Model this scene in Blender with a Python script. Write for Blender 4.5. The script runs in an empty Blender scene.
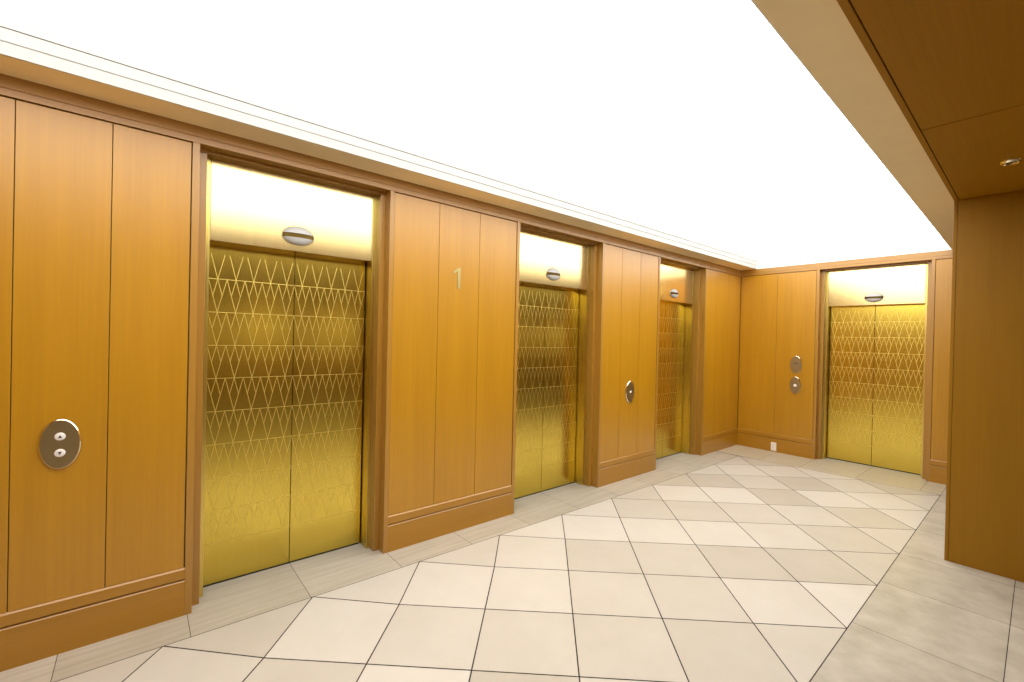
import bpy, bmesh, math, random
from mathutils import Matrix, Vector
random.seed(7)
scene = bpy.context.scene
COL = scene.collection
PI = math.pi

# ------------------------------------------------------------------ render look
scene.view_settings.view_transform = 'Standard'
scene.view_settings.look = 'None'
scene.view_settings.gamma = 1.0
scene.view_settings.use_curve_mapping = False
scene.view_settings.exposure = 0.0
scene.cycles.use_denoising = True
scene.cycles.max_bounces = 10
scene.cycles.diffuse_bounces = 6
scene.cycles.glossy_bounces = 6
scene.cycles.sample_clamp_indirect = 6.0
scene.cycles.caustics_reflective = False

# ------------------------------------------------------------------ measures (metres)
ZP, ZS, ZL, ZC = 2.663, 2.7576, 2.712, 2.93      # panel top, soffit, wooden ceiling, luminous ceiling
END = 7.275                                       # y of the end wall
LAMP = 4.4

# ------------------------------------------------------------------ materials
def new_mat(name):
    m = bpy.data.materials.new(name); m.use_nodes = True
    nt = m.node_tree; b = nt.nodes['Principled BSDF']
    return m, nt, b

def N(nt, t, **kw):
    n = nt.nodes.new(t)
    for k, v in kw.items(): setattr(n, k, v)
    return n

def math_node(nt, op, a, b=None, c=None):
    n = N(nt, 'ShaderNodeMath', operation=op)
    for i, v in enumerate((a, b, c)):
        if v is None: continue
        if isinstance(v, (int, float)): n.inputs[i].default_value = v
        else: nt.links.new(v, n.inputs[i])
    return n.outputs[0]

def mix_col(nt, fac, a, b):
    n = N(nt, 'ShaderNodeMix', data_type='RGBA')
    for s, v in ((0, fac), (6, a), (7, b)):
        if isinstance(v, (int, float)): n.inputs[s].default_value = v
        elif isinstance(v, tuple): n.inputs[s].default_value = (*v, 1)
        else: nt.links.new(v, n.inputs[s])
    return n.outputs[2]

def wood(name, c1, c2, axis='z', rough=.38, coat=.7, spec=.4):
    m, nt, b = new_mat(name)
    tc = N(nt, 'ShaderNodeTexCoord'); mp = N(nt, 'ShaderNodeMapping')
    sc = {'z': (70, 70, 1.6), 'x': (1.6, 70, 70), 'y': (70, 1.6, 70)}[axis]
    mp.inputs['Scale'].default_value = sc
    nt.links.new(tc.outputs['Object'], mp.inputs['Vector'])
    n1 = N(nt, 'ShaderNodeTexNoise'); n1.inputs['Scale'].default_value = 1.0
    n1.inputs['Detail'].default_value = 5; n1.inputs['Roughness'].default_value = .6
    nt.links.new(mp.outputs[0], n1.inputs['Vector'])
    mp2 = N(nt, 'ShaderNodeMapping'); mp2.inputs['Scale'].default_value = tuple(v*.12 if v > 10 else v*.35 for v in sc)
    nt.links.new(tc.outputs['Object'], mp2.inputs['Vector'])
    n2 = N(nt, 'ShaderNodeTexNoise'); n2.inputs['Scale'].default_value = 1.0; n2.inputs['Detail'].default_value = 2
    nt.links.new(mp2.outputs[0], n2.inputs['Vector'])
    f = math_node(nt, 'MULTIPLY_ADD', n1.outputs[0], .55, math_node(nt, 'MULTIPLY', n2.outputs[0], .45))
    rp = N(nt, 'ShaderNodeMapRange'); rp.inputs[1].default_value = .3; rp.inputs[2].default_value = .7
    nt.links.new(f, rp.inputs[0])
    nt.links.new(mix_col(nt, rp.outputs[0], c1, c2), b.inputs['Base Color'])
    b.inputs['Roughness'].default_value = rough
    b.inputs['Specular IOR Level'].default_value = spec
    if coat > .5: b.inputs['IOR'].default_value = 1.55
    b.inputs['Coat Weight'].default_value = coat; b.inputs['Coat Roughness'].default_value = .28
    bp = N(nt, 'ShaderNodeBump'); bp.inputs['Strength'].default_value = .06; bp.inputs['Distance'].default_value = .002
    nt.links.new(n1.outputs[0], bp.inputs['Height']); nt.links.new(bp.outputs[0], b.inputs['Normal'])
    return m

WA, WB = (.41, .188, .002), (.50, .240, .004)
M_WOOD = wood('honey_veneer_upright', WA, WB, 'z')
M_WOODH = wood('honey_veneer_level', (.36, .163, .002), (.44, .205, .004), 'x')
M_WOODT = wood('trim_veneer_upright', (.35, .168, .018), (.42, .21, .026), 'z')
M_WOODTH = wood('trim_veneer_level', (.33, .158, .018), (.40, .197, .026), 'x')
M_WOODY = wood('honey_veneer_ceiling', (.29, .132, .001), (.355, .168, .002), 'y', rough=.55, coat=.0, spec=.2)
M_WOODP = wood('honey_veneer_pier', (.27, .125, .0015), (.33, .155, .003), 'z', rough=.45, coat=.05, spec=.3)

def plain(name, col, rough=.5, metal=0.0, spec=.5):
    m, nt, b = new_mat(name)
    n = N(nt, 'ShaderNodeTexNoise'); n.inputs['Scale'].default_value = 9
    tc = N(nt, 'ShaderNodeTexCoord'); nt.links.new(tc.outputs['Object'], n.inputs['Vector'])
    lo = tuple(c*.97 for c in col); hi = tuple(min(1, c*1.03) for c in col)
    nt.links.new(mix_col(nt, n.outputs[0], lo, hi), b.inputs['Base Color'])
    b.inputs['Roughness'].default_value = rough; b.inputs['Metallic'].default_value = metal
    b.inputs['Specular IOR Level'].default_value = spec
    return m

M_SOFFIT = plain('beige_paint', (.95, .81, .50), .7)
M_WHITE = plain('white_paint', (.86, .85, .81), .7)
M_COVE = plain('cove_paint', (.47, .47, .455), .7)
M_GROOVE_SHADE = plain('cove_groove_shade', (.42, .415, .40), .7)  # shade of the grooves between cove boards, put into a grey colour
M_DARK = plain('dark_gap', (.012, .009, .006), .8)
M_GROUT = plain('brown_grout', (.035, .026, .016), .9)
M_GAP = plain('brown_gap', (.09, .05, .012), .8)
M_PLASTER = plain('cream_plaster', (.80, .72, .55), .8)
M_PLATE = plain('satin_nickel_plate', (.44, .35, .19), .38, 1.0)
M_BEVEL = plain('polished_nickel_edge', (.92, .84, .68), .12, 1.0)
M_BRONZE = plain('dark_bronze', (.11, .07, .018), .35, 1.0)
M_LENS = plain('milky_lens', (.50, .50, .50), .35, .0)
M_BUTTON = plain('pearl_button', (.88, .84, .80), .3)
M_INK = plain('dark_engraving', (.05, .045, .05), .6)
M_IVORY = plain('ivory_plastic', (.88, .84, .74), .35)
M_NUMERAL = plain('pale_brass_numeral', (.50, .42, .18), .45, .8)
M_CEILTRIM = plain('cream_enamel', (.85, .72, .48), .4)

def brass(name, col=(.86, .66, .17), rough=.2, etched=False):
    m, nt, b = new_mat(name)
    tc = N(nt, 'ShaderNodeTexCoord'); mp = N(nt, 'ShaderNodeMapping')
    mp.inputs['Scale'].default_value = (120, 120, 1.0)
    nt.links.new(tc.outputs['Object'], mp.inputs['Vector'])
    n = N(nt, 'ShaderNodeTexNoise'); n.inputs['Scale'].default_value = 1; n.inputs['Detail'].default_value = 3
    nt.links.new(mp.outputs[0], n.inputs['Vector'])
    b.inputs['Metallic'].default_value = 1.0
    base = mix_col(nt, n.outputs[0], tuple(c*.93 for c in col), tuple(min(1, c*1.06) for c in col))
    r = math_node(nt, 'MULTIPLY_ADD', n.outputs[0], .05, rough-.025)
    if etched:
        uv = N(nt, 'ShaderNodeUVMap'); sep = N(nt, 'ShaderNodeSeparateXYZ'); nt.links.new(uv.outputs[0], sep.inputs[0])
        u, v = sep.outputs[0], sep.outputs[1]
        a = math_node(nt, 'ABSOLUTE', math_node(nt, 'SUBTRACT', math_node(nt, 'FRACT', u), .5))
        t = math_node(nt, 'FRACT', v); ta = math_node(nt, 'MULTIPLY', a, 2.0)
        S = .0485
        d1 = math_node(nt, 'MULTIPLY', math_node(nt, 'ABSOLUTE', math_node(nt, 'SUBTRACT', t, ta)), S)
        d2 = math_node(nt, 'MULTIPLY', math_node(nt, 'ABSOLUTE', math_node(nt, 'SUBTRACT', math_node(nt, 'SUBTRACT', 1.0, t), ta)), S)
        d2 = math_node(nt, 'ADD', d2, math_node(nt, 'LESS_THAN', t, .5))
        hd = math_node(nt, 'MULTIPLY', math_node(nt, 'ABSOLUTE', math_node(nt, 'SUBTRACT', v, math_node(nt, 'ROUND', v))), .209)
        hd = math_node(nt, 'ADD', hd, math_node(nt, 'GREATER_THAN', v, 8.5))
        d1 = math_node(nt, 'ADD', d1, math_node(nt, 'GREATER_THAN', v, 8.74))
        d2 = math_node(nt, 'ADD', d2, math_node(nt, 'GREATER_THAN', v, 8.0))
        d = math_node(nt, 'MINIMUM', math_node(nt, 'MINIMUM', d1, d2), math_node(nt, 'MULTIPLY', hd, .8))
        d = math_node(nt, 'ADD', d, math_node(nt, 'LESS_THAN', v, -.02))
        mask = N(nt, 'ShaderNodeMapRange'); mask.inputs[1].default_value = .0007; mask.inputs[2].default_value = .0024
        mask.inputs[3].default_value = 1; mask.inputs[4].default_value = 0
        nt.links.new(d, mask.inputs[0])
        base = mix_col(nt, mask.outputs[0], base, (.83, .64, .16))
        r = math_node(nt, 'ADD', math_node(nt, 'MULTIPLY', mask.outputs[0], .30), r)
    nt.links.new(base, b.inputs['Base Color']); nt.links.new(r, b.inputs['Roughness'])
    return m

M_BRASS = brass('brushed_brass', col=(.76, .59, .17))
M_BRASSJ = brass('brushed_brass_jamb', col=(.76, .59, .17), rough=.28)
M_HEADER = brass('brushed_brass_header', col=(.87, .70, .33), rough=.17)
M_DOOR = brass('etched_brass', col=(.77, .59, .105), rough=.20, etched=True)

def stone(name, dark, light, vein=0.0, blotch=.5, rough=.32, scale=3.2):
    m, nt, b = new_mat(name)
    at = N(nt, 'ShaderNodeAttribute', attribute_name='tone')
    tc = N(nt, 'ShaderNodeTexCoord')
    n = N(nt, 'ShaderNodeTexNoise'); n.inputs['Scale'].default_value = scale; n.inputs['Detail'].default_value = 6; n.inputs['Roughness'].default_value = .62
    nt.links.new(tc.outputs['Object'], n.inputs['Vector'])
    f = math_node(nt, 'MULTIPLY_ADD', math_node(nt, 'SUBTRACT', n.outputs[0], .5), blotch*2, at.outputs['Fac'])
    if vein:
        mp = N(nt, 'ShaderNodeMapping'); mp.inputs['Scale'].default_value = (34, 1.5, 1)
        nt.links.new(tc.outputs['Object'], mp.inputs['Vector'])
        nv = N(nt, 'ShaderNodeTexNoise'); nv.inputs['Scale'].default_value = 1; nv.inputs['Detail'].default_value = 4
        nt.links.new(mp.outputs[0], nv.inputs['Vector'])
        f = math_node(nt, 'MULTIPLY_ADD', math_node(nt, 'SUBTRACT', nv.outputs[0], .5), vein, f)
    cl = N(nt, 'ShaderNodeClamp'); nt.links.new(f, cl.inputs[0])
    nt.links.new(mix_col(nt, cl.outputs[0], dark, light), b.inputs['Base Color'])
    b.inputs['Roughness'].default_value = rough; b.inputs['Specular IOR Level'].default_value = .26
    return m

M_TILE = stone('cream_limestone', (.46, .41, .335), (.65, .61, .545), blotch=.25, rough=.42)
M_SLAB = stone('grey_beige_limestone', (.36, .32, .25), (.56, .515, .43), blotch=1.0, rough=.42, scale=5.0)
M_VEIN = stone('veined_travertine', (.36, .31, .23), (.56, .51, .42), vein=1.2, blotch=.3, rough=.42)
M_VEIN_BOUNCE = stone('veined_travertine_warm_bounce', (.42, .36, .24), (.60, .53, .40), vein=.4, blotch=.3, rough=.42)  # same travertine, warm bounce off the wood put into its colour

m, nt, b = new_mat('luminous_ceiling_panel')
em = N(nt, 'ShaderNodeEmission'); em.inputs[0].default_value = (1.0, .965, .905, 1); em.inputs[1].default_value = LAMP
nt.links.new(em.outputs[0], nt.nodes['Material Output'].inputs[0]); M_LUM = m

# ------------------------------------------------------------------ mesh helpers
class MB:
    def __init__(s): s.bm = bmesh.new()
    def box(s, x0, x1, y0, y1, z0, z1, bevel=0.0):
        x0, x1 = sorted((x0, x1)); y0, y1 = sorted((y0, y1)); z0, z1 = sorted((z0, z1))
        r = bmesh.ops.create_cube(s.bm, size=1)
        vs = r['verts']
        for v in vs:
            v.co = Vector((x0 + (v.co.x+.5)*(x1-x0), y0 + (v.co.y+.5)*(y1-y0), z0 + (v.co.z+.5)*(z1-z0)))
        if bevel > 0:
            es = list({e for v in vs for e in v.link_edges})
            bmesh.ops.bevel(s.bm, geom=es, offset=bevel, segments=2, profile=.5, affect='EDGES')
        return s
    def prism(s, pts, y0, y1):
        """outline in local x,z pushed from y0 to y1"""
        a = [s.bm.verts.new((x, y0, z)) for x, z in pts]; b = [s.bm.verts.new((x, y1, z)) for x, z in pts]
        n = len(pts)
        s.bm.faces.new(a); s.bm.faces.new(b[::-1])
        for i in range(n): s.bm.faces.new((a[i], b[i], b[(i+1) % n], a[(i+1) % n]))
        return s
    def rings(s, rings, cap0=True, cap1=True):
        """rings = list of equal-length loops of points"""
        R = [[s.bm.verts.new(p) for p in r] for r in rings]
        n = len(R[0])
        for a, b in zip(R, R[1:]):
            for i in range(n): s.bm.faces.new((a[i], a[(i+1) % n], b[(i+1) % n], b[i]))
        if cap0: s.bm.faces.new(R[0])
        if cap1: s.bm.faces.new(R[-1])
        return s
    def build(s, name, mat, parent=None, smooth=False):
        bmesh.ops.recalc_face_normals(s.bm, faces=s.bm.faces)
        me = bpy.data.meshes.new(name); s.bm.to_mesh(me); s.bm.free()
        me.materials.append(mat)
        if smooth:
            for p in me.polygons: p.use_smooth = True
            try: me.set_sharp_from_angle(angle=math.radians(35))
            except Exception: pass
        o = bpy.data.objects.new(name, me); COL.objects.link(o)
        if parent: o.parent = parent
        return o

def box(name, mat, x0, x1, y0, y1, z0, z1, parent=None, bevel=0.0):
    return MB().box(x0, x1, y0, y1, z0, z1, bevel).build(name, mat, parent)

def empty(name, loc=(0, 0, 0), rz=0.0):
    o = bpy.data.objects.new(name, None); COL.objects.link(o)
    o.location = loc; o.rotation_euler = (0, 0, rz); o.empty_display_size = .1
    return o

def tag(o, label, cat, group=None):
    o['label'] = label; o['category'] = cat
    if group: o['group'] = group
    return o

def struct(o): o['kind'] = 'structure'; return o

def ellipse(a, b, y, n=48, cx=0, cz=0):
    return [(cx + a*math.cos(2*PI*i/n), y, cz + b*math.sin(2*PI*i/n)) for i in range(n)]

# Wall frame: local x runs along the wall to the viewer's right, local y goes INTO the wall, z up.
LEFT = ((0, 0, 0), PI/2)                # left wall: local x = world y, local y = world -x
ENDW = ((0, END, 0), 0.0)               # end wall: local x = world x, local y = world +y

def at_wall(frame, s, d=0.0, z=0.0):
    (ox, oy, oz), r = frame
    return (ox + math.cos(r)*s - math.sin(r)*d, oy + math.sin(r)*s + math.cos(r)*d, oz + z)

# ------------------------------------------------------------------ walls: boards, stiles, frieze, baseboard
ST = .034
def wall_run(root, base, s0, s1, grooves, stile0, stile1, edge0=True, edge1=True):
    """one length of panelling between two openings: stiles, upright boards, base"""
    a, b = s0, s1
    if stile0:
        box('stile', M_WOODT, s0, s0+ST, -.0, .16, 0, ZP, root, .0015); a = s0+ST
    if stile1:
        box('stile', M_WOODT, s1-ST, s1, -.0, .16, 0, ZP, root, .0015); b = s1-ST
    cuts = [a + (.003 if stile0 else 0)] + grooves + [b - (.0055 if stile1 else 0)]
    for i, (p, q) in enumerate(zip(cuts, cuts[1:])):
        l = p + (.0018 if i else 0); r = q - (.0018 if i < len(cuts)-2 else 0)
        box('board', M_WOOD, l, r, .006, .0115, 0.2682, ZP-.006, root, .0012)
    box('liner', M_GAP, a, b, .0117, .0222, .2, ZP-.002, root)
    # baseboard with two lit ledges
    for nm, pr in (('skirting_board', [(0, 0), (0, .192), (.008, .2), (.03, .2), (.03, 0)]),
                   ('skirting_cap', [(.0, .2065), (.0, .260), (.008, .268), (.03, .268), (.03, .2065)])):
        m_ = MB(); m_.rings([[(x, d, z) for d, z in pr] for x in (a, b)]); m_.build(nm, M_WOODH, base)

wl = struct(empty('wall_left', *LEFT)); bl = struct(empty('baseboard_left', *LEFT))
S_LEFT = -1.7
wall_run(wl, bl, S_LEFT, .245, [-1.45, -1.12, -.79, -.459, -.122], False, True)
wall_run(wl, bl, 1.387, 2.645, [1.805, 2.198], True, True)
wall_run(wl, bl, 3.833, 4.966, [4.191, 4.552], True, True)
wall_run(wl, bl, 6.130, END, [6.482, 6.863], True, False)
BAYS_L = [(.245, 1.387), (2.645, 3.833), (4.966, 6.130)]
BAY_E = (1.058, 2.204)
# backing behind the boards, open only at the lift bays
segs = [(S_LEFT, .245), (1.387, 2.645), (3.833, 4.966), (6.130, END+.4)]
mb = MB()
for a, b in segs: mb.box(a+.012, b-.012, .0225, .40, 0, ZS)
for a, b in BAYS_L: mb.box(a, b, .17, .40, ZP+.004, ZS); mb.box(a, b, .335, .40, 0, ZP)
mb.build('backing', M_GAP, wl)
mb = MB(); mb.box(S_LEFT, END, -.001, .165, ZP, 2.697, .0015); mb.box(S_LEFT, END, -.001, .165, 2.6985, ZS, .0005)
mb.build('frieze', M_WOODTH, wl)

we = struct(empty('wall_end', *ENDW)); be = struct(empty('baseboard_end', *ENDW))
wall_run(we, be, 0, 1.058, [.524], False, True)
wall_run(we, be, 2.204, 2.75, [], True, False)
XE1 = 2.75
mb = MB(); mb.box(-.4, 1.046, .0225, .40, 0, ZS); mb.box(2.216, XE1, .0225, .40, 0, ZS)
mb.box(1.058, 2.204, .17, .40, ZP+.004, ZS); mb.box(1.058, 2.204, .335, .40, 0, ZP)
mb.build('backing', M_GAP, we)
mb = MB(); mb.box(0, 2.75, -.001, .165, ZP, 2.697, .0015); mb.box(0, 2.75, -.001, .165, 2.6985, ZS, .0005)
mb.build('frieze', M_WOODTH, we)
box('return_board', M_WOODP, 2.72, 2.752, .0, .40, 0, ZS, we)

# stepped wooden casings around each lift bay
CAS, BRS = .041, .026
def casing(frame, s0, s1, n):
    t = struct(empty('trim_%d' % n, *frame))
    for l, r in ((s0, s0+CAS), (s1-CAS, s1)):
        box('casing_step', M_WOODT, l, r, .08, .22, 0, ZP-.02, t, .0015)
    box('casing_head', M_WOODTH, s0, s1, .08, .1555, ZP-.018, ZP, t, .001)
for i, (a, b) in enumerate(BAYS_L): casing(LEFT, a, b, i+1)
casing(ENDW, *BAY_E, 4)

# ------------------------------------------------------------------ lifts
def elevator(frame, s0, s1, label):
    c = (s0+s1)/2; hw = (s1-s0)/2
    t = empty('elevator_entrance', at_wall(frame, c), frame[1])
    tag(t, label, 'elevator', 'brass elevator entrances')
    ji = hw-CAS-BRS                                      # half the clear width between the jambs
    for s in (-1, 1):
        box('door_jamb', M_BRASSJ, s*ji, s*(hw-CAS+.004), .155, .30, 0, ZP-.019, t, .0012)
    box('header_panel', M_HEADER, -ji+.0015, ji-.0015, .156, .262, 2.155, ZP-.0008, t, .0012)
    W = ji-.0075
    for s in (-1, 1):
        x0, x1 = (-W, -.0024) if s < 0 else (.0024, W)
        o = box('door_panel', M_DOOR, x0, x1, .265, .297, .012, 2.20, t, .001)
        uv = o.data.uv_layers.new(name='UVMap')
        for lp in o.data.loops:
            co = o.data.vertices[lp.vertex_index].co
            uv.data[lp.index].uv = (co.x/(W/5), (co.z-.262)/.2091)
    box('sill_track', M_DARK, -W, W, .268, .33, -.004, .0055, t)
    return t

elevator(LEFT, *BAYS_L[0], 'brass elevator nearest the camera, beside the oval plate with two round call buttons')
elevator(LEFT, *BAYS_L[1], 'brass elevator between the numeral 1 and the single button oval plate')
elevator(LEFT, *BAYS_L[2], 'narrow looking brass elevator on the long wall, next to the far corner')
elevator(ENDW, *BAY_E, 'brass elevator alone on the short end wall, right of the two stacked ovals')

# oval hall lanterns on the brass headers
def cap(mb, a, b, D, z0, z1, nz=8, ns=20, y=-.004):
    rows = []
    for i in range(nz+1):
        z = z0+(z1-z0)*i/nz
        w = a*math.sqrt(max(1-(z/b)**2, 1e-4))
        rows.append([(-w+2*w*j/ns, y-D*math.sqrt(max(1-((-w+2*w*j/ns)/a)**2-(z/b)**2, 0)), z) for j in range(ns+1)])
    V = [[mb.bm.verts.new(p) for p in r] for r in rows]
    for i in range(nz):
        for j in range(ns): mb.bm.faces.new((V[i][j], V[i][j+1], V[i+1][j+1], V[i+1][j]))
    # flat back rim so the shell is closed
    loop = [V[0][j] for j in range(ns+1)] + [V[i][ns] for i in range(1, nz+1)] + [V[nz][j] for j in range(ns-1, -1, -1)] + [V[i][0] for i in range(nz-1, 0, -1)]
    bk = [mb.bm.verts.new((v.co.x, 0.0, v.co.z)) for v in loop]
    for i in range(len(loop)):
        k = (i+1) % len(loop); mb.bm.faces.new((loop[i], loop[k], bk[k], bk[i]))
    mb.bm.faces.new(bk)

def lantern():
    t = empty('elevator_lantern')
    a, b = .098, .060
    MB().rings([ellipse(a+.004, b+.004, 0), ellipse(a+.004, b+.004, -.005), ellipse(a+.0015, b+.0015, -.007)]).build('rim', M_PLATE, t, True)
    for z0, z1 in ((.013, .0585), (-.0585, -.015)):
        mb = MB(); cap(mb, a, b, .036, z0, z1); o = mb.build('lens', M_LENS, t, True)
    arc = [(a*.985*math.cos(PI*k/24), -.004-.027*math.sin(PI*k/24)) for k in range(25)]
    MB().rings([[(x, y, z) for x, y in arc] for z in (-.0148, .0128)]).build('band', M_BRONZE, t)
    return t

def copy_tree(o, parent=None):
    c = o.copy(); COL.objects.link(c)
    if parent: c.parent = parent
    for ch in list(o.children): copy_tree(ch, c)
    return c

lan = lantern()
spots = [(LEFT, .806, 2.257, 'oval hall lantern over the elevator nearest the camera'),
         (LEFT, 3.236, 2.268, 'oval hall lantern over the second elevator, between numeral and single button plate'),
         (LEFT, 5.560, 2.264, 'small oval hall lantern over the third elevator, near the far corner'),
         (ENDW, 1.635, 2.252, 'oval hall lantern over the elevator on the end wall')]
for i, (fr, s, z, lb) in enumerate(spots):
    o = lan if i == 0 else copy_tree(lan)
    o.location = at_wall(fr, s, .156, z); o.rotation_euler.z = fr[1]
    tag(o, lb, 'elevator lantern', 'oval lanterns over the elevators')

# ------------------------------------------------------------------ call plates
def oval_plate(name, frame, s, z, a, b):
    t = empty(name, at_wall(frame, s, .007, z), frame[1])
    MB().rings([ellipse(a, b, 0), ellipse(a, b, -.008), ellipse(a-.004, b-.004, -.012)]).build('bevelled_edge', M_BEVEL, t, True)
    MB().rings([ellipse(a-.0042, b-.0042, -.0105), ellipse(a-.0048, b-.0048, -.0128)]).build('face_plate', M_PLATE, t)
    return t

def button(t, z, r, arrow=0):
    o = MB().rings([ellipse(r*1.12, r*1.12, -.0125, 32, 0, z), ellipse(r*1.12, r*1.12, -.0142, 32, 0, z), ellipse(r, r, -.0144, 32, 0, z),
                    ellipse(r, r, -.017, 32, 0, z), ellipse(r*.8, r*.8, -.0186, 32, 0, z)]).build('button', M_BUTTON, t, True)
    if arrow:
        h = r*.46*arrow
        MB().prism([(-r*.42, z-h*.8), (r*.42, z-h*.8), (0, z+h)], -.0184, -.0194).build('arrow', M_INK, o)
    return o

p = oval_plate('call_button_plate', LEFT, -.293, 1.035, .074, .122)
tag(p, 'large nickel oval call plate with up and down buttons, nearest the camera', 'call button plate', 'oval call plates')
button(p, .038, .0175, 1); button(p, -.042, .0175, -1)
p = oval_plate('call_button_plate', LEFT, 4.388, 1.010, .080, .128)
tag(p, 'oval call plate with one button on the boards between second and third elevators', 'call button plate', 'oval call plates')
button(p, 0, .014)
p = oval_plate('call_button_plate', ENDW, .790, 1.018, .072, .125)
tag(p, 'oval call plate with one pale button, lower of two on the end wall', 'call button plate', 'oval call plates')
button(p, -.004, .020)
p = oval_plate('key_switch_plate', ENDW, .793, 1.315, .076, .127)
tag(p, 'blank nickel oval with small dark marks, upper of two on the end wall', 'wall plate', 'oval call plates')
mb = MB()
mb.box(-.026, -.006, -.0126, -.0133, .022, .030); mb.box(-.020, -.014, -.0126, -.0133, .006, .030)
mb.box(.0, .020, -.0126, -.0133, .024, .031); mb.box(.012, .026, -.0126, -.0133, .008, .024)
mb.build('engraved_mark', M_INK, p)

# numeral on the boards
t = empty('floor_number', at_wall(LEFT, 1.985, .007, 2.0), PI/2)
tag(t, 'pale brass numeral 1 fixed on the boards between the first two elevators', 'number sign')
MB().prism([(-.004, 0), (.023, 0), (.023, .172), (.010, .172), (-.046, .132), (-.046, .116), (-.004, .140)], 0, -.006).build('numeral', M_NUMERAL, t)

# outlet on the end baseboard
t = empty('power_outlet', at_wall(ENDW, .527, 0, .078), 0)
tag(t, 'white duplex power outlet low on the baseboard near the far corner', 'power outlet')
box('cover_plate', M_IVORY, -.037, .037, 0, -.006, -.062, .062, t, .002)
for z in (.021, -.021):
    o = MB().rings([ellipse(.0165, .0145, -.0055, 24, 0, z), ellipse(.0165, .0145, -.0085, 24, 0, z)]).build('socket', M_WHITE, t)
    mb = MB()
    for x in (-.006, .006): mb.box(x-.0012, x+.0012, -.0083, -.0092, z-.003, z+.006)
    mb.box(-.002, .002, -.0083, -.0092, z-.010, z-.006)
    mb.build('slots', M_INK, o)

# ------------------------------------------------------------------ ceiling, soffits, cove
Y0 = -1.7
XSL, XSR, XED = .2105, 2.405, 2.628
def soffit_x(y): return 2.428-.0082*(y-1.5)   # the right soffit is not quite square to the wall
mb = MB()
mb.rings([[(XSL+.019, y, ZC-.004), (soffit_x(y)-.008, y, ZC-.004), (soffit_x(y)-.008, y, ZC+.03), (XSL+.019, y, ZC+.03)] for y in (Y0, END)])
c = struct(mb.build('ceiling', M_LUM))
mb = MB(); mb.box(0, XSL, Y0, END, ZS, ZC+.05, .001)
o = struct(mb.build('trim_5', M_SOFFIT))                      # beige soffit over the lift wall
mb = MB()
mb.rings([[(soffit_x(y), y, ZS), (XED, y, ZS), (XED, y, ZC+.05), (soffit_x(y), y, ZC+.05)] for y in (Y0, END)])
o = struct(mb.build('trim_6', M_SOFFIT))
o = struct(box('trim_10', M_SOFFIT, XSL+.001, 2.40, Y0, -1.2, ZS, ZC-.006))     # unseen block added to keep the end door's reflection dark
# stepped white cove boards rising from each soffit lip, and across the end
mb = MB()
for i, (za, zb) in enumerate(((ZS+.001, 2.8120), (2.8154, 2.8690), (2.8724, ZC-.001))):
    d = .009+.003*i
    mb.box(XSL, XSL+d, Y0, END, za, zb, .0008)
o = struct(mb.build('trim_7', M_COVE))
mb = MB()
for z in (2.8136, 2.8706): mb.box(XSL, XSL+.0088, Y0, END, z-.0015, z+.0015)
mb.build('groove_shade_strip', M_GROOVE_SHADE, o)  # thin grey strips stand in for the groove shade
mb = MB()
mb.rings([[(soffit_x(y)-.006, y, ZS+.001), (soffit_x(y), y, ZS+.001), (soffit_x(y), y, ZC-.001), (soffit_x(y)-.006, y, ZC-.001)] for y in (Y0, END)])
o = struct(mb.build('trim_8', M_WHITE))
o = struct(box('trim_9', M_WHITE, XSL, 2.38, END-.004, END+.17, ZS, ZC+.05))

# wooden ceiling over the passage, dropped a little below the soffit, with an edge strip
XF = 9.0; YN = 12.5
cw = struct(empty('ceiling_passage'))
box('edge_strip', M_WOODY, XED, XED+.024, Y0, YN, ZL, ZC+.05, cw, .001)
ys = [Y0, 3.055, 5.2, 7.3, 9.4, YN]; xs = [XED+.0265, 4.4, 6.6, XF]
for i in range(len(ys)-1):
    for j in range(len(xs)-1):
        box('panel', M_WOODY, xs[j]+.0015, xs[j+1]-.0015, ys[i]+.0045, ys[i+1]-.0045, ZL+.002, ZL+.03, cw, .001)
box('backing', M_DARK, XED+.0245, XF, Y0, YN, ZL+.031, ZC+.05, cw)

t = empty('ceiling_downlight', (2.935, 3.935, ZL+.002))
tag(t, 'small round cream rimmed ceiling fitting in the dark wooden ceiling', 'ceiling light')
R = lambda r, z, n=40: [(r*math.cos(2*PI*i/n), r*math.sin(2*PI*i/n), z) for i in range(n)]
MB().rings([R(.030, 0), R(.046, 0), R(.045, -.003), R(.038, -.012), R(.034, -.012), R(.030, 0)], False, False).build('trim_ring', M_BEVEL, t, True)
MB().rings([R(.0298, -.0005), R(.0298, -.004), R(.020, -.0055)]).build('lens', M_BRONZE, t, True)

# ------------------------------------------------------------------ pier, then the unseen passage: guessed, shaped for the brass reflections
XP, YP = 2.628, 4.685
wp = struct(empty('wall_right'))
box('corner_strip', M_WOODP, XP, XP+.020, YP, YP+.30, 0, ZL, wp, .0015)
box('board', M_WOODP, XP+.0215, XP+1.20, YP+.001, YP+.29, 0, ZL, wp, .001)
box('board', M_WOODP, XP+.0215, XP+1.20, YP+.2905, YP+.299, 0, ZL, wp)
wf = struct(empty('wall_far'))
box('wainscot', M_WOODP, XF, XF+.1, Y0, YN, 0, 1.28, wf)
box('plaster_reflection_band', M_PLASTER, XF+.01, XF+.1, Y0, YN, 1.28, 2.08, wf)  # guessed pale strip, sized to mirror as the bright band on the doors
box('frieze', M_WOODP, XF, XF+.1, Y0, YN, 2.08, ZC, wf)
wb = struct(empty('wall_back'))
box('wainscot', M_WOODP, 2.65, XF, YN, YN+.1, 0, 1.28, wb)
box('plaster_reflection_band', M_PLASTER, 2.65, XF, YN+.01, YN+.1, 1.28, 2.08, wb)
box('frieze', M_WOODP, 2.65, XF, YN, YN+.1, 2.08, ZC, wb)
ws = struct(empty('wall_side'))
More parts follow.
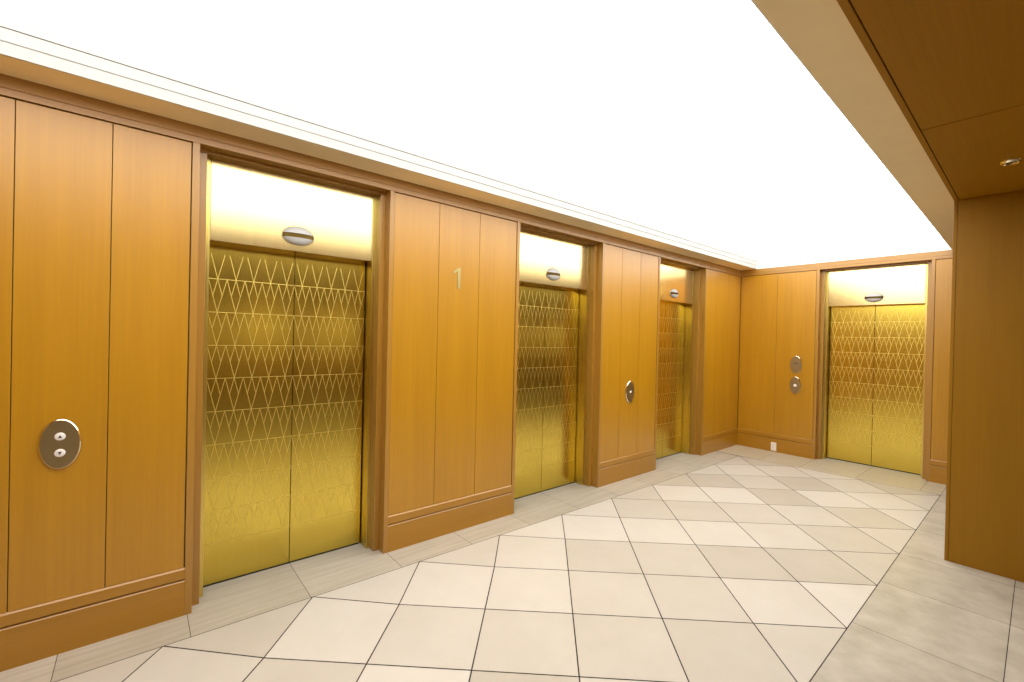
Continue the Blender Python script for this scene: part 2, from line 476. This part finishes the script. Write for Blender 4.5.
box('board', M_WOODP, 2.62, 2.72, END+.41, YN, 0, ZL, ws)
wn = struct(empty('wall_near'))
box('wainscot', M_WOODP, -.4, XF, Y0-.1, Y0, 0, ZC+.05, wn)

# ------------------------------------------------------------------ floor: one surface of stone slabs over dark joints
def clip(poly, a, b, c):
    """keep the side a*x+b*y >= c"""
    out = []
    for i, p in enumerate(poly):
        q = poly[(i+1) % len(poly)]
        dp, dq = a*p[0]+b*p[1]-c, a*q[0]+b*q[1]-c
        if dp >= 0: out.append(p)
        if (dp >= 0) != (dq >= 0):
            k = dp/(dp-dq); out.append((p[0]+k*(q[0]-p[0]), p[1]+k*(q[1]-p[1])))
    return out

def inset(poly, g):
    """convex polygon, counter-clockwise, moved in by g"""
    ar = sum(poly[i][0]*poly[(i+1) % len(poly)][1]-poly[(i+1) % len(poly)][0]*poly[i][1] for i in range(len(poly)))
    if ar < 0: poly = poly[::-1]
    out = poly
    for i, p in enumerate(poly):
        q = poly[(i+1) % len(poly)]
        dx, dy = q[0]-p[0], q[1]-p[1]; L = math.hypot(dx, dy)
        if L < 1e-6: continue
        nx, ny = -dy/L, dx/L
        out = clip(out, nx, ny, nx*p[0]+ny*p[1]+g)
        if len(out) < 3: return []
    return out

fbm = bmesh.new(); tone = fbm.faces.layers.float.new('tone')
def tile(poly, mi, tv, g=.0036):
    poly = inset(poly, g)
    poly = [p for i, p in enumerate(poly) if math.hypot(p[0]-poly[i-1][0], p[1]-poly[i-1][1]) > 1e-5]
    if len(poly) < 3: return
    vs = [fbm.verts.new((x, y, 0)) for x, y in poly]
    f = fbm.faces.new(vs); f.material_index = mi; f[tone] = tv
    if f.normal.z < 0: f.normal_flip()
# edges of the diamond field
def left_x(y): return .236+.0145*y
def end_y(x): return 6.545+.075*x
XR = 2.394
# (1) diamonds
rnd = random.Random(11)
def node(mcol, y):
    """joint crossing: columns every .35 m, the first on the left border line, the last on the right one"""
    x = .29+.35*mcol
    if mcol == 0: x = left_x(y)
    if mcol == 6: x = XR
    return (x, y)
for n in range(0, 7):
    for k in range(-8, 9):
        cx = .29+.35*n
        cy = .828+.7175*k+(0 if n % 2 else .359)+.055*(cx-.29)
        h, s = .359, .055*.35
        poly = [node(n-1, cy-s), node(n, cy-h), node(n+1, cy+s), node(n, cy+h)]
        if n == 0: poly = poly[1:]
        if n == 6: poly = [poly[0], poly[1], poly[3]]
        poly = clip(poly, .075, -1, -6.545)
        tv = rnd.choice((.25, .42, .55, .68, .82, .95))
        if len(poly) >= 3: tile(poly, 0, tv)
# (2) left border strip with its joints, running into the lift bays
ys = [-4.4, -3.81, -3.22, -2.64, -2.05, -1.465, -.877, -.289, .225, .819, 1.413, 1.995, 2.60, 3.225, 3.83, 4.42, 5.02, 5.565, 6.14, 6.56]
for a, b in zip(ys, ys[1:]):
    poly = [(-.32, a), (left_x(a), a), (left_x(b), b), (-.32, b)]
    tile(poly, 2, rnd.uniform(.45, .7), .0014)
# (3) end border
xs = [-.3, .575, 1.056, 1.645, 2.224, 2.394]
for a, b in zip(xs, xs[1:]):
    tile([(a, end_y(a) if a > 0 else 6.562), (b, end_y(b)), (b, END+.32), (a, END+.32)], 3, rnd.uniform(.45, .65), .0014)
# (4) right border and the passage floor
yr = [-4.6, -3.95, -3.25, -2.54, -1.83, -1.12, -.41, .30, 1.01, 1.735, 2.46, 3.19, 3.905, 4.553, 5.28, 6.0, 6.72, 7.44, 8.16, 8.88, 9.6, 10.32, 11.04, 11.76, 12.48, 12.7]
xr = [XR, 2.984, 3.70, 4.41, 5.12, 5.83, 6.54, 7.25, 7.96, 8.67, 9.3]
for a, b in zip(yr, yr[1:]):
    for p, q in zip(xr, xr[1:]):
        tile([(p, a), (q, a), (q, b), (p, b)], 1, rnd.uniform(.4, .75), .0021 if p > XR else .0016)
# joint bed just below, and the slab edge down to it
vs = [fbm.verts.new(p) for p in ((-.4, -4.2, -.0025), (9.3, -4.2, -.0025), (9.3, 12.7, -.0025), (-.4, 12.7, -.0025))]
f = fbm.faces.new(vs); f.material_index = 4
me = bpy.data.meshes.new('floor'); fbm.to_mesh(me); fbm.free()
for mm in (M_TILE, M_SLAB, M_VEIN, M_VEIN_BOUNCE, M_GROUT): me.materials.append(mm)
fo = bpy.data.objects.new('floor', me); COL.objects.link(fo); struct(fo)

# ------------------------------------------------------------------ spots added in the unseen passage to light what the brass mirrors
def spot(name, loc, tgt, power, size=1.6, col=(1, .88, .68)):
    L = bpy.data.lights.new(name, 'SPOT'); L.energy = power; L.spot_size = size; L.spot_blend = .6; L.color = col; L.shadow_soft_size = .06
    o = bpy.data.objects.new(name, L); COL.objects.link(o); o.location = loc
    o.rotation_euler = (Vector(tgt)-Vector(loc)).to_track_quat('-Z', 'Y').to_euler()
for y in (-1.0, 0.6, 2.4, 4.2, 6.2, 8.2, 10.2):
    spot('band_fill_spot', (XF-.7, y, ZL-.01), (XF, y, 1.68), 230, .95)  # added to brighten the pale strip that the doors reflect
for x in (3.6, 5.2, 6.8, 8.4):
    spot('band_fill_spot', (x, YN-.7, ZL-.01), (x, YN, 1.68), 230, .95)
for x, y in ((4.2, 9.2), (6.4, 9.2), (3.9, 1.2), (5.6, 1.2), (5.6, 3.6), (3.9, -.8), (5.6, -.8)):
    spot('passage_fill_spot', (x, y, ZL-.01), (x, y, 0), 12, 1.9)  # weak fill added to the unseen passage

w = bpy.data.worlds.new('room_dark'); scene.world = w; w.use_nodes = True
w.node_tree.nodes['Background'].inputs[0].default_value = (0, 0, 0, 1)

# ------------------------------------------------------------------ camera
f_px = 443.9; rx, ry, rz = -.0052, .0225, .8736
c_, s_ = math.cos(rz), math.sin(rz)
F = Vector((-s_, c_, 0)); Rr = Vector((c_, s_, 0)); U = Vector((0, 0, 1))
F, U = math.cos(rx)*F+math.sin(rx)*U, -math.sin(rx)*F+math.cos(rx)*U
Rr, U = math.cos(ry)*Rr+math.sin(ry)*U, -math.sin(ry)*Rr+math.cos(ry)*U
cam = bpy.data.cameras.new('camera'); cam.sensor_width = 36; cam.lens = f_px*36/1024; cam.clip_start = .02
co = bpy.data.objects.new('camera', cam); COL.objects.link(co)
mw = Matrix.Identity(4)
for i, v in enumerate((Rr, U, -F)):
    for j in range(3): mw[j][i] = v[j]
mw.translation = Vector((3.0736, 0, 1.6)); co.matrix_world = mw
scene.camera = co
